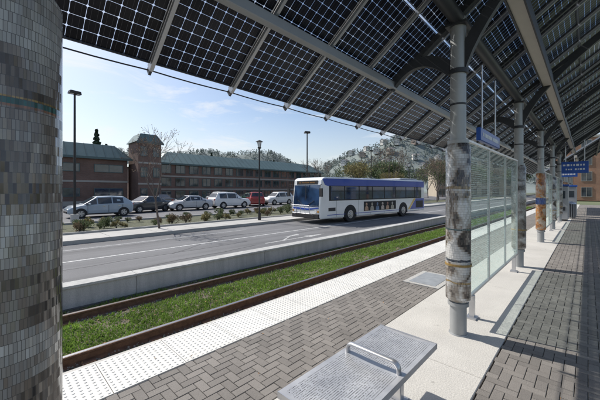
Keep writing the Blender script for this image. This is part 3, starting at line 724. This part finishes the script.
def make_car(kind,pkey,loc,rot,label):
    st=TYPES[kind]; e=thing('parked_car',loc,label,'car',rot=rot,group='cars parked in the car park')
    vs=[];fs=[]
    for (x,zl,zb,zt,wb,wm,wt) in st:
        zm=zl+(zb-zl)*.45
        ring=[(-wt*.7,zt),(-wt,zt-.03*(1 if zt-zb>.3 else .4)),(-wm,zb),(-wm-.005,zm),(-wb,zl),(wb,zl),(wm+.005,zm),(wm,zb),(wt,zt-.03*(1 if zt-zb>.3 else .4)),(wt*.7,zt)]
        vs+=[(x,y,z) for y,z in ring]
    n=10
    for i in range(len(st)-1):
        for j in range(n):
            fs.append((i*n+j,i*n+(j+1)%n,(i+1)*n+(j+1)%n,(i+1)*n+j))
    fs.append(tuple(range(n))); fs.append(tuple(reversed(range((len(st)-1)*n,len(st)*n))))
    b=MB(); b.faces(vs,fs,pkey); b.obj('body',e,bevel=.05,seg=3)
    def P(i,t,s,off=.012):
        x,zl,zb,zt,wb,wm,wt=st[i]; return Vector((x,s*(wm+(wt-wm)*t+off),zb+(zt-zb-.03)*t))
    for s in (1,-1):
        for (i,j,e0,e1) in ((2,3,.12,.05),(3,4,.04,.04),(4,5,.05,.18)) :
            a0,a1=P(i,.10,s),P(j,.10,s); b0,b1=P(i,.86,s),P(j,.86,s)
            def L(p,q,t): return p+(q-p)*t
            q=[L(a0,a1,e0),L(a0,a1,1-e1),L(b0,b1,1-e1),L(b0,b1,e0)]
            b=MB(); b.poly(q if s<0 else q[::-1],'glass'); b.obj('window',e)
    for (i,j,nm) in ((4,5,'windshield'),(3,2,'rear_window') if kind=='sedan' else (2,1,'rear_window')):
        xa,_,_,za,_,_,wa=st[i]; xb,_,_,zb_,_,_,wb_=st[j]
        pa=Vector((xa,0,za)); pb=Vector((xb,0,zb_)); d=pb-pa; nrm=Vector((d.z,0,-d.x)).normalized(); 
        if nrm.z<0: nrm=-nrm
        p0=pa+d*.12+nrm*.012; p1=pa+d*.92+nrm*.012
        b=MB(); b.poly([(p0.x,-wa*.86,p0.z),(p1.x,-wb_*.90,p1.z),(p1.x,wb_*.90,p1.z),(p0.x,wa*.86,p0.z)],'glass'); b.obj(nm,e)
    fr=st[-1]; rr=st[0]
    for s in (1,-1):
        b=MB(); b.box(fr[0]-.16,fr[0]-.0,s*fr[5]*.72-.13,s*fr[5]*.72+.13,fr[2]-.02,fr[2]+.10,'lens'); b.obj('headlight',e,bevel=.03)
        b=MB(); b.box(rr[0]-.015,rr[0]+.14,s*rr[5]*.84-.10,s*rr[5]*.84+.10,rr[2]-.04,rr[2]+.14,'red'); b.obj('tail_light',e,bevel=.02)
        b=MB(); b.box(.78,.92,s*.99-.09,s*.99+.09,.93,1.06,pkey); b.obj('mirror',e,bevel=.03)
        for hxx in (-.05,-1.05):
            b=MB(); b.box(hxx-.09,hxx+.09,s*.925-.012,s*.925+.012,.80,.83,'chrome' ); b.obj('door_handle',e)
        b=MB()
        for dx in (-.35,.95,-1.28): b.box(dx-.006,dx+.006,s*.905-.012,s*.905+.012,.36,.9,'black')
        b.box(-1.0,1.0,s*.905-.02,s*.905+.02,.24,.32,'black'); b.obj('door_seam',e)
    b=MB(); b.box(fr[0]-.10,fr[0]+.03,-.62,.62,fr[1]+.0,fr[1]+.16,'black'); b.obj('bumper',e,bevel=.03)
    rad=.35 if kind=='suv' else .32
    for wx in (-1.35,1.35):
        for s in (1,-1):
            wy=.93 if kind=='suv' else .905
            b=MB(); arc=[(wx+(rad+.06)*math.cos(math.pi*i/12),rad+(rad+.06)*math.sin(math.pi*i/12)) for i in range(13)]+[(wx-rad-.06,.2),(wx+rad+.06,.2)]
            b.prism(arc,'y',s*(wy-.1),s*(wy+.012),'black'); b.obj('wheel_arch',e)
            we=bpy.data.objects.new('wheel',None); COL.objects.link(we); we.parent=e; we.location=(wx,s*(wy-.08),rad)
            b=MB(); b.cyl((0,-.10,0),(0,.10,0),rad,rad,'black',24); b.obj('tyre',we)
            b=MB(); yo=.101*s; b.cyl((0,yo-.01*s,0),(0,yo+.01*s,0),rad*.66,rad*.62,'rim',18)
            for q in range(5):
                a=2*math.pi*q/5; b.cyl((rad*.45*math.cos(a),yo+.011*s,rad*.45*math.sin(a)),(rad*.45*math.cos(a),yo+.013*s,rad*.45*math.sin(a)),rad*.13,rad*.13,'black',8)
            b.obj('rim',we)
    return e
M['c_blue']=paint('paint_silver_blue',(.34,.41,.47)); M['c_dark']=paint('paint_charcoal',(.035,.04,.045)); M['c_silver']=paint('paint_silver',(.50,.51,.52))
M['c_white']=paint('paint_white',(.76,.76,.75)); M['c_red']=paint('paint_red',(.32,.03,.03)); M['c_green']=paint('paint_green',(.05,.11,.08))
ZL=ZR+.004
make_car('hatch','c_blue',(5.9,26.6,ZL),R(180),'silver blue hatchback parked in car park bay')
make_car('sedan','c_dark',(10.1,29.2,ZL),R(198),'charcoal saloon car parked at an angle in car park')
make_car('sedan','c_silver',(14.0,28.9,ZL),R(180),'silver saloon car parked in car park')
make_car('suv','c_white',(18.8,29.0,ZL),R(0),'white four wheel drive car parked in car park')
make_car('suv','c_red',(23.6,30.6,ZL),R(60),'red car parked nose out in car park')
make_car('suv','c_white',(27.8,31.0,ZL),R(180),'white car parked beside red car')
make_car('hatch','c_silver',(33.4,32.0,ZL),R(180),'silver hatchback parked at end of row')
make_car('suv','c_white',(39.5,33.0,ZL),R(0),'white car parked at far end of row')
make_car('sedan','c_dark',(15.5,40,ZL),R(90),'dark saloon car parked by brick building')
make_car('suv','c_silver',(24.5,41,ZL),R(90),'silver car parked by brick building')
make_car('hatch','c_green',(30.5,41,ZL),R(90),'dark green hatchback parked by brick building')
make_car('sedan','c_dark',(1.0,33,ZL),R(180),'dark saloon car parked behind row of cars')

# ------------------------------------------------------------ buildings
def windowmesh(w,h,fk='trimg'):
    b=MB(); t=.07
    b.box(-w/2,w/2,-.04,.0,-h/2,h/2,'glass')
    b.box(-w/2-t,-w/2,-.09,.02,-h/2-t,h/2+t,fk); b.box(w/2,w/2+t,-.09,.02,-h/2-t,h/2+t,fk)
    b.box(-w/2,w/2,-.09,.02,h/2,h/2+t,fk); b.box(-w/2,w/2,-.09,.02,-h/2-t,-h/2,fk); b.box(-.03,.03,-.07,.0,-h/2,h/2,fk)
    return b
def building(name,x0,x1,y0,y1,zw,zr,wall,label,storeys,spacing,ww=1.5,wh=1.3,roof='roofg',hip=2.5,trim='trimc',ov=.5):
    e=thing(name,((x0+x1)/2,y0,ZR),label,'building'); hw=(x1-x0)/2; dp=y1-y0
    H=zw-ZR
    b=MB(); b.box(-hw,hw,0,dp,0,H,wall); b.obj('wall',e)
    b=MB()
    if zr>zw:
        k=hip; RH=zr-ZR
        vs=[(-hw-ov,-ov,H),(hw+ov,-ov,H),(hw+ov,dp+ov,H),(-hw-ov,dp+ov,H),(-hw+k,k,RH),(hw-k,k,RH),(hw-k,dp-k,RH),(-hw+k,dp-k,RH)]
        b.faces(vs,[(0,1,5,4),(1,2,6,5),(2,3,7,6),(3,0,4,7),(4,5,6,7),(3,2,1,0)],roof)
        b.box(-hw-ov-.03,hw+ov+.03,-ov-.06,-ov,H-.25,H+.03,'trimg')
        n=int((2*hw)/1.0)
        for i in range(n+1):
            x=-hw-ov+.1+i*(2*hw+2*ov-.2)/n
            xt=max(min(x,hw-k),-hw+k)
            d=Vector((xt-x,k+ov,RH-H)); p=Vector((x,-ov,H+.02)); q=p+d
            b.poly([p+Vector((-.03,0,.03)),p+Vector((.03,0,.03)),q+Vector((.03,0,.03)),q+Vector((-.03,0,.03))],'trimg')
    else:
        b.box(-hw-.15,hw+.15,-.15,dp+.15,H,H+.4,'trimc')
    b.obj('roof',e)
    for s in range(1,storeys):
        b=MB(); b.box(-hw-.02,hw+.02,-.06,0,H*s/storeys-.12,H*s/storeys+.12,trim); b.obj('cornice',e)
    b=MB(); b.box(-hw-.02,hw+.02,-.08,0,0,.6,trim); b.obj('plinth',e)
    wm=None; n=max(1,int(2*hw/spacing)); cnt=0
    for s in range(storeys):
        for i in range(n):
            x=-hw+spacing*.5+i*(2*hw-spacing)/max(1,n-1) if n>1 else 0
            z=H*(s+.55)/storeys
            if wm is None: wm=windowmesh(ww,wh).obj('window',e,loc=(x,0,z)); 
            else:
                o=wm.copy(); COL.objects.link(o); o.parent=e; o.location=(x,0,z)
            cnt+=1
            if cnt>=99: return e
    return e
building('brick_building',-30,13.4,46,66,5.9,7.75,'brickd','dark brick building with grey green metal roof',2,4.4,3.2,.9,hip=1.3)
building('brick_tower',14.0,17.0,43.5,47.5,8.2,9.4,'brickd','square brick stair tower with hipped green metal roof',3,1.4,.7,1.2,hip=.5,ov=.25)
building('long_brick_building',19.1,60,50,68,6.1,8.2,'brickd','long three storey brick building with green metal roof',3,2.4,1.5,1.25,hip=2.4)
building('brick_apartment_building',78,96,-14,5.2,11.5,11.5,'bricko','orange brick apartment building with flat roof',4,2.6,1.4,1.7)
o=building('apartment_building',-10,10,0,14,10.0,10,'stucco','tan apartment building with flat roof across the street',4,2.8,1.5,1.6); o.location=(98,24,ZR); o.rotation_euler=(0,0,R(-60))
e=[o for o in COL.objects if o.name.startswith('brick_apartment_building')][0]
wm=windowmesh(1.4,1.7,'trimc').obj('window',e)
k=0
for s in range(4):
    for i in range(6):
        o=wm if k==0 else wm.copy()
        if k: COL.objects.link(o); o.parent=e
        o.location=(-9-.0,1.8+i*3.1,11.85*(s+.55)/4); o.rotation_euler=(0,0,R(-90)); k+=1

# ------------------------------------------------------------ trees
def leafquad(vs,fs,p,s,rnd):
    a=Vector((rnd.gauss(0,1),rnd.gauss(0,1),rnd.gauss(0,1))).normalized(); t=a.orthogonal().normalized(); u=a.cross(t); n=len(vs)
    vs+=[p+t*s,p+u*s*.6,p-t*s,p-u*s*.6]; fs.append((n,n+1,n+2,n+3))
def make_tree(name,loc,h,spread,seed,leaf,nleaf,ls,label,cat='tree',group=None,depth=5,trunk=.28,r0=None,clump=.25,up=.5):
    rnd=random.Random(seed); e=thing(name,loc,label,cat,group=group)
    bt=MB(); bc=MB(); tips=[]
    r0=r0 or h*.014
    def grow(p,d,L,r,k):
        n=3 if k<2 else 2
        q=p
        for i in range(n):
            d=(d+Vector((rnd.gauss(0,.10),rnd.gauss(0,.10),rnd.gauss(0,.05)+.03))).normalized()
            q2=q+d*L/n; rr=r*(1-.28*(i+1)/n)
            (bt if k<=2 else bc).cyl(q,q2,r*(1-.28*i/n),rr,'bark',7 if k<2 else 4,caps=False); q=q2
            if k>=2: tips.append((q.copy(),k))
        r=r*.72
        if k>=depth: return
        m=rnd.choice((2,3,3)) if k else 4
        for i in range(m):
            ax=d.orthogonal().normalized(); ax.rotate(Matrix.Rotation(rnd.uniform(0,6.28)+i*6.28/m,3,d))
            a=rnd.uniform(.35,.75)*spread
            nd=(d*math.cos(a)+ax*math.sin(a)+Vector((0,0,up*.2))).normalized()
            grow(q,nd,L*rnd.uniform(.62,.82) if k else h*rnd.uniform(.2,.27),max(.007,r*rnd.uniform(.55,.75)),k+1)
        if k==0:
            grow(q,Vector((0,0,1)),h*.25,r*.8,1)
    grow(Vector((0,0,0)),Vector((0,0,1)),h*trunk,r0,0)
    bt.obj('trunk',e)
    vs=[];fs=[]
    for i in range(nleaf):
        p,k=rnd.choice(tips); p=p+Vector((rnd.gauss(0,clump),rnd.gauss(0,clump),rnd.gauss(0,clump*.8)))
        leafquad(vs,fs,p,ls*rnd.uniform(.6,1.3),rnd)
    if vs: bc.faces(vs,fs,leaf)
    bc.obj('crown',e)
    return e
G='street trees along the far pavement'
t1=make_tree('street_tree',(5.75,14.95,-.2),4.7,.95,11,'leafrust',420,.03,'slender young bare street tree with few dry leaves',group=G,depth=5,trunk=.30,r0=.055,clump=.07)
t2=dup(t1,(21.5,17.6,-.2),R(70),1.0)
t3=make_tree('street_tree',(-2.5,17.5,-.2),4.8,.8,5,'leafrust',300,.03,'slender young bare street tree with few dry leaves',group=G,depth=5,trunk=.3,r0=.05,clump=.08)
G='trees beyond the road'
ta=make_tree('autumn_tree',(34,22,-.3),6.0,.8,21,'leafyel',2200,.09,'autumn tree with yellow green leaves behind the bus',group=G,depth=5,trunk=.22,clump=.25)
tb=make_tree('bare_tree',(42,21,-.3),8.0,.75,22,'leafrust',600,.08,'nearly bare tree with few russet leaves',group=G,depth=6,trunk=.22,clump=.22)
tg=make_tree('green_tree',(60,30,-.3),8,.9,23,'leafgrn',6500,.14,'leafy dark green tree beyond the road',group=G,depth=5,trunk=.2,clump=.5)
for (x,y,s,r,src) in [(48,24,.9,1,ta),(55,19,.8,2,tb),(64,22,1.0,3,tg),(50,17.5,.9,4,tb),(72,18,.9,5,tg),(66,36,1.1,.4,tg),(74,28,1.0,2.4,tb),(80,40,1.1,3.3,tg),(70,46,1.2,3,tg),(86,17,.9,1.4,tb),(62,15.5,.7,.3,tb),(100,13,1.1,.9,tg),(98,50,1.3,1.2,tg),(30,24,.45,1,tg),(38,25,.45,2,tg),(44,28,.5,2,tg),(68,27,.8,4,tb),(90,30,1.1,4,tg),(110,36,1.4,2,tg)]:
    dup(src,(x,y,-.3),r,s)
def conifer(loc,h,seed):
    rnd=random.Random(seed); e=thing('conifer_tree',loc,'tall dark conifer behind brick building','tree',group='conifers behind the buildings')
    b=MB(); b.cyl((0,0,0),(0,0,h),h*.018,.03,'bark',8); b.obj('trunk',e)
    vs=[];fs=[]
    for i in range(3500):
        t=rnd.random()**.8; z=h*(.12+.88*t); rad=(1-t)*h*.19+.15; lay=.75+.35*math.sin(z*5+rnd.random())
        a=rnd.uniform(0,6.28); r=rad*lay*rnd.random()**.4
        leafquad(vs,fs,Vector((r*math.cos(a),r*math.sin(a),z-r*.25)),h*.018*rnd.uniform(.6,1.4),rnd)
    b=MB(); b.faces(vs,fs,'leafcon'); b.obj('crown',e); return e
c1=conifer((23.0,108,-.4),20.5,4)
for (x,y,s) in [(60,105,.80),(84,96,.72),(48,110,.76),(26.5,112,.82)]: dup(c1,(x,y,-.4),x,s)

def shrub(loc,h,seed,leaf,label):
    rnd=random.Random(seed); e=thing('shrub',loc,label,'shrub',group='shrubs in the planting bed'); vs=[];fs=[]
    lob=[(rnd.uniform(-.4,.4)*h,rnd.uniform(-.4,.4)*h,rnd.uniform(.3,.75)*h,rnd.uniform(.18,.36)*h) for _ in range(8)]
    b=MB()
    for l in lob: b.cyl((0,0,0),(l[0],l[1],l[2]+l[3]),.012,.005,'bark',4)
    b.obj('stem',e)
    for i in range(620):
        l=rnd.choice(lob); d=Vector((rnd.gauss(0,1),rnd.gauss(0,1),rnd.gauss(0,1))).normalized()*l[3]*rnd.random()**.4
        p=Vector(l[:3])+d
        if p.z<0.02: continue
        leafquad(vs,fs,p,.03*rnd.uniform(.6,1.5),rnd)
    b=MB(); b.faces(vs,fs,leaf); b.obj('foliage',e); return e
M['shrubbrown']=pm('leaf_shrub_brown',(.16,.12,.07),.8,var=.3,scale=2,island=.4,trans=.2)
M['shrubgreen']=pm('leaf_shrub_green',(.12,.15,.065),.8,var=.3,scale=2,island=.4,trans=.2)
sa=shrub((3,17,-.21),.55,1,'shrubgreen','rounded olive green shrub in mulch bed'); sb=shrub((4.2,18.2,-.21),.48,2,'leafyel','low yellow green leaved shrub in mulch bed'); sc_=shrub((2.2,18.6,-.21),.5,3,'shrubbrown','low brown leaved shrub in mulch bed')
rs=random.Random(9)
for i in range(115):
    x=-3+i*.34+rs.uniform(-.3,.3); y=rs.choice((16.3,17.2,18.2,19.2))+rs.uniform(-.3,.3)
    src=rs.choice((sa,sa,sb,sc_)); dup(src,(x,y,-.21),rs.uniform(0,6.28),rs.uniform(.5,1.25))

# ------------------------------------------------------------ lamps
def lamp_box(loc,h,label,rot=0):
    e=thing('street_lamp',loc,label,'street lamp',rot=rot,group='street lamps')
    b=MB(); b.cyl((0,0,0),(0,0,.5),.22,.22,'conc',16); b.obj('base',e)
    b=MB(); b.cyl((0,0,.5),(0,0,h),.075,.055,'bronze',10); b.obj('pole',e)
    b=MB(); b.prism([(-.32,h-.05),(.32,h-.05),(.28,h+.14),(-.28,h+.14)],'y',-.2,.2,'bronze'); b.obj('lamp_head',e,bevel=.02)
    b=MB(); b.box(-.26,-.09,-.16,.16,h-.065,h-.051,'lens'); b.box(.09,.26,-.16,.16,h-.065,h-.051,'lens'); b.obj('lens',e); return e
def lamp_post(loc,h,label):
    e=thing('street_lamp',loc,label,'street lamp',group='street lamps')
    b=MB(); b.cyl((0,0,0),(0,0,.45),.10,.08,'bronze',12); b.obj('base',e)
    b=MB(); b.cyl((0,0,.45),(0,0,h-.5),.055,.045,'bronze',10); b.obj('pole',e)
    b=MB(); b.cyl((0,0,h-.5),(0,0,h-.42),.09,.12,'bronze',12); b.cyl((0,0,h-.08),(0,0,h+.03),.24,.04,'bronze',14); 
    for q in range(4): b.cyl((.10*math.cos(q*1.57),.10*math.sin(q*1.57),h-.42),(.16*math.cos(q*1.57),.16*math.sin(q*1.57),h-.08),.01,.01,'bronze',5)
    b.obj('lamp_head',e)
    b=MB(); b.cyl((0,0,h-.42),(0,0,h-.09),.09,.14,'lens',12); b.obj('lens',e); return e
lamp_box((3.75,23.0,-.35),8.0,'dark shoebox lamp on tall pole in car park',R(10))
lamp_post((11.6,14.6,-.2),4.9,'dark post top lamp on far pavement')
lamp_box((23.6,21.6,-.25),8.0,'dark lamp on tall pole beyond the bus',R(150))
lamp_box((41.6,24.5,-.25),8.0,'dark lamp on tall pole far along the road',R(150))
lamp_post((33,14.6,-.2),4.9,'dark post top lamp farther along pavement')

# ------------------------------------------------------------ hills
GA=[(470,205,120,95,88),(560,120,140,90,76),(400,262,60,60,52),(340,640,190,110,84),(450,560,150,110,88),(200,720,220,120,80),(620,420,140,120,74),(700,40,150,120,52),(760,230,160,160,95)]
def hz(x,y):
    z=0
    for gx,gy,sx,sy,A in GA: z+=(A*math.exp(-((x-gx)/sx)**2-((y-gy)/sy)**2))**4
    z=z**.25
    return z+7*noise.noise(Vector((x*.012,y*.012,0)))*min(1,z/20)-1.2
N=80; vs=[];fs=[]
for i in range(N+1):
    for j in range(N+1):
        x=60+i*13; y=-260+j*16; vs.append((x,y,hz(x,y)))
for i in range(N):
    for j in range(N): fs.append((i*(N+1)+j,(i+1)*(N+1)+j,(i+1)*(N+1)+j+1,i*(N+1)+j+1))
b=MB(); b.faces(vs,fs,'soilhaze',True); struct(b.obj('hill'),'wooded hills rising behind the town','hill')
rnd=random.Random(31)
hc=[(.66,.64,.60),(.50,.46,.40),(.36,.29,.25),(.55,.55,.55)]
for i,c in enumerate(hc): M['hw%d'%i]=pm('house_wall_%d'%i,c,.8,var=.06,scale=.3)
M['hroof']=pm('house_roof',(.20,.19,.19),.8,var=.15,scale=.5)
srcs=[]
names=['white house with gabled grey roof on wooded hillside','tan house with gabled grey roof on wooded hillside','brown house with gabled grey roof on wooded hillside','grey house with gabled grey roof on wooded hillside']
for i in range(4):
    e=thing('hillside_house',(0,0,-40),names[i],'house',group='houses on the hillside')
    b=MB(); b.box(-6,6,-4.5,4.5,-3,6,'hw%d'%i); b.prism([(-4.5,6),(4.5,6),(0,8.3)],'x',-6,6,'hw%d'%i); b.obj('wall',e)
    b=MB(); b.prism([(-5.2,5.7),(0,8.45),(5.2,5.7),(5.2,6.0),(0,8.8),(-5.2,6.0)],'x',-6.6,6.6,'hroof'); b.box(2,3,-1,0,7,9.8,'hw2'); b.obj('roof',e)
    for s in (0,1):
        for q in range(3):
            b=MB(); b.box(-4.6+q*3.6,-2.8+q*3.6,-4.6,-4.5,1+s*2.6,2.5+s*2.6,'glass'); b.obj('window',e)
            b=MB(); b.box(-6.1,-6.0,-3.4+q*2.6,-1.9+q*2.6,1+s*2.6,2.5+s*2.6,'glass'); b.obj('window',e)
    srcs.append(e)
cnt=0; used=[False]*4; tries=0
pos=[]
while cnt<60 and tries<20000:
    tries+=1
    D=rnd.uniform(330,520); u=rnd.uniform(345,575); a=(u-300)/300
    x=D*(.7214+.6925*a); y=D*(.6925-.7214*a); z=hz(x,y)
    if z<14: continue
    if any((x-p[0])**2+(y-p[1])**2<20**2 for p in pos): continue
    if hz(x*1.03,y*1.03)<z-1: continue
    pos.append((x,y)); k=rnd.choice((0,0,1,2,3)); rot=rnd.uniform(-.5,1.0)-.5; s=rnd.uniform(.6,.9)
    if not used[k]: srcs[k].location=(x,y,z+1.5); srcs[k].rotation_euler=(0,0,rot); srcs[k].scale=(s,s,s); used[k]=True
    else: dup(srcs[k],(x,y,z+1.5),rot,s)
    cnt+=1
vs=[];fs=[]; cnt=0; tries=0
while cnt<6500 and tries<60000:
    tries+=1
    x=rnd.uniform(180,860); y=rnd.uniform(-50,900); z=hz(x,y)
    if z<7: continue
    if noise.noise(Vector((x*.012,y*.012,5)))<-.5: continue
    bad=False
    if x<620 and y<330:
        for p in pos:
            dx,dy=x-p[0],y-p[1]
            if dx*dx+dy*dy<7**2: bad=True;break
            t=(p[0]*dx+p[1]*dy)/math.hypot(*p)
            if -20<t<0 and dx*dx+dy*dy-t*t<25: bad=True;break
    if bad and rnd.random()<.75: continue
    cnt+=1; h=rnd.uniform(6,12); con=rnd.random()<.35; rw=h*(.2 if con else .42)
    for q in range(26):
        t=rnd.random(); a=rnd.uniform(0,6.28)
        r=rw*(1-t if con else math.sqrt(max(0,1-(2*t-1)**2)))*rnd.uniform(.5,1)
        leafquad(vs,fs,Vector((x+r*math.cos(a),y+r*math.sin(a),z+h*(.08+.85*t))),h*.12*rnd.uniform(.7,1.3),rnd)
b=MB(); b.faces(vs,fs,'leafhaze'); tag(b.obj('hillside_forest'),'mixed woodland covering the distant hills','forest',kind='stuff')

# ------------------------------------------------------------ light, sky, camera
SUN_AZ=R(100); SUN_EL=R(47)
d=Vector((math.cos(SUN_AZ)*math.cos(SUN_EL),math.sin(SUN_AZ)*math.cos(SUN_EL),math.sin(SUN_EL)))
l=bpy.data.lights.new('sun','SUN'); l.energy=5.0; l.angle=R(.5); l.color=(1,.955,.885)
lo=bpy.data.objects.new('sun',l); COL.objects.link(lo); lo.rotation_euler=(-d).to_track_quat('-Z','Y').to_euler(); lo.location=(0,0,30)
w=bpy.data.worlds.new('World'); scene.world=w; w.use_nodes=True; nt=w.node_tree; bg=nt.nodes['Background']
sky=nn(nt,'ShaderNodeTexSky'); sky.sky_type='NISHITA'; sky.sun_disc=False; sky.sun_elevation=SUN_EL; sky.sun_rotation=math.pi/2-SUN_AZ; sky.air_density=1.0; sky.dust_density=1.5; sky.ozone_density=1.7
tc=nn(nt,'ShaderNodeTexCoord'); mp=nn(nt,'ShaderNodeMapping'); mp.inputs['Scale'].default_value=(1.6,1.6,6.5); mp.inputs['Rotation'].default_value=(.1,.15,.4); nt.links.new(tc.outputs['Generated'],mp.inputs[0])
n=nn(nt,'ShaderNodeTexNoise'); n.inputs['Scale'].default_value=2.6; n.inputs['Detail'].default_value=10; n.inputs['Roughness'].default_value=.66; n.inputs['Distortion'].default_value=.5; nt.links.new(mp.outputs[0],n.inputs['Vector'])
f=mth(nt,'MULTIPLY',ramp(nt,n.outputs[0],.52,.75),.85)
c=mixc(nt,f,sky.outputs[0],(6.8,6.9,7.0))
sp=nn(nt,'ShaderNodeSeparateXYZ'); nt.links.new(tc.outputs['Generated'],sp.inputs[0])
hzf=mth(nt,'MULTIPLY',ramp(nt,sp.outputs[2],.24,.0),.6)
c=mixc(nt,hzf,c,(6.3,6.45,6.6))
nt.links.new(c,bg.inputs[0]); bg.inputs[1].default_value=.14
cam=bpy.data.cameras.new('camera'); co=bpy.data.objects.new('camera',cam); COL.objects.link(co)
cam.sensor_width=36; cam.lens=18; cam.shift_y=-10/600; cam.clip_start=.05; cam.clip_end=6000
co.location=(0,0,1.65)
th=math.atan(288/300)
co.rotation_euler=(R(90),0,th-R(90))
scene.camera=co
scene.view_settings.view_transform='Standard'; scene.view_settings.look='None'; scene.view_settings.exposure=0
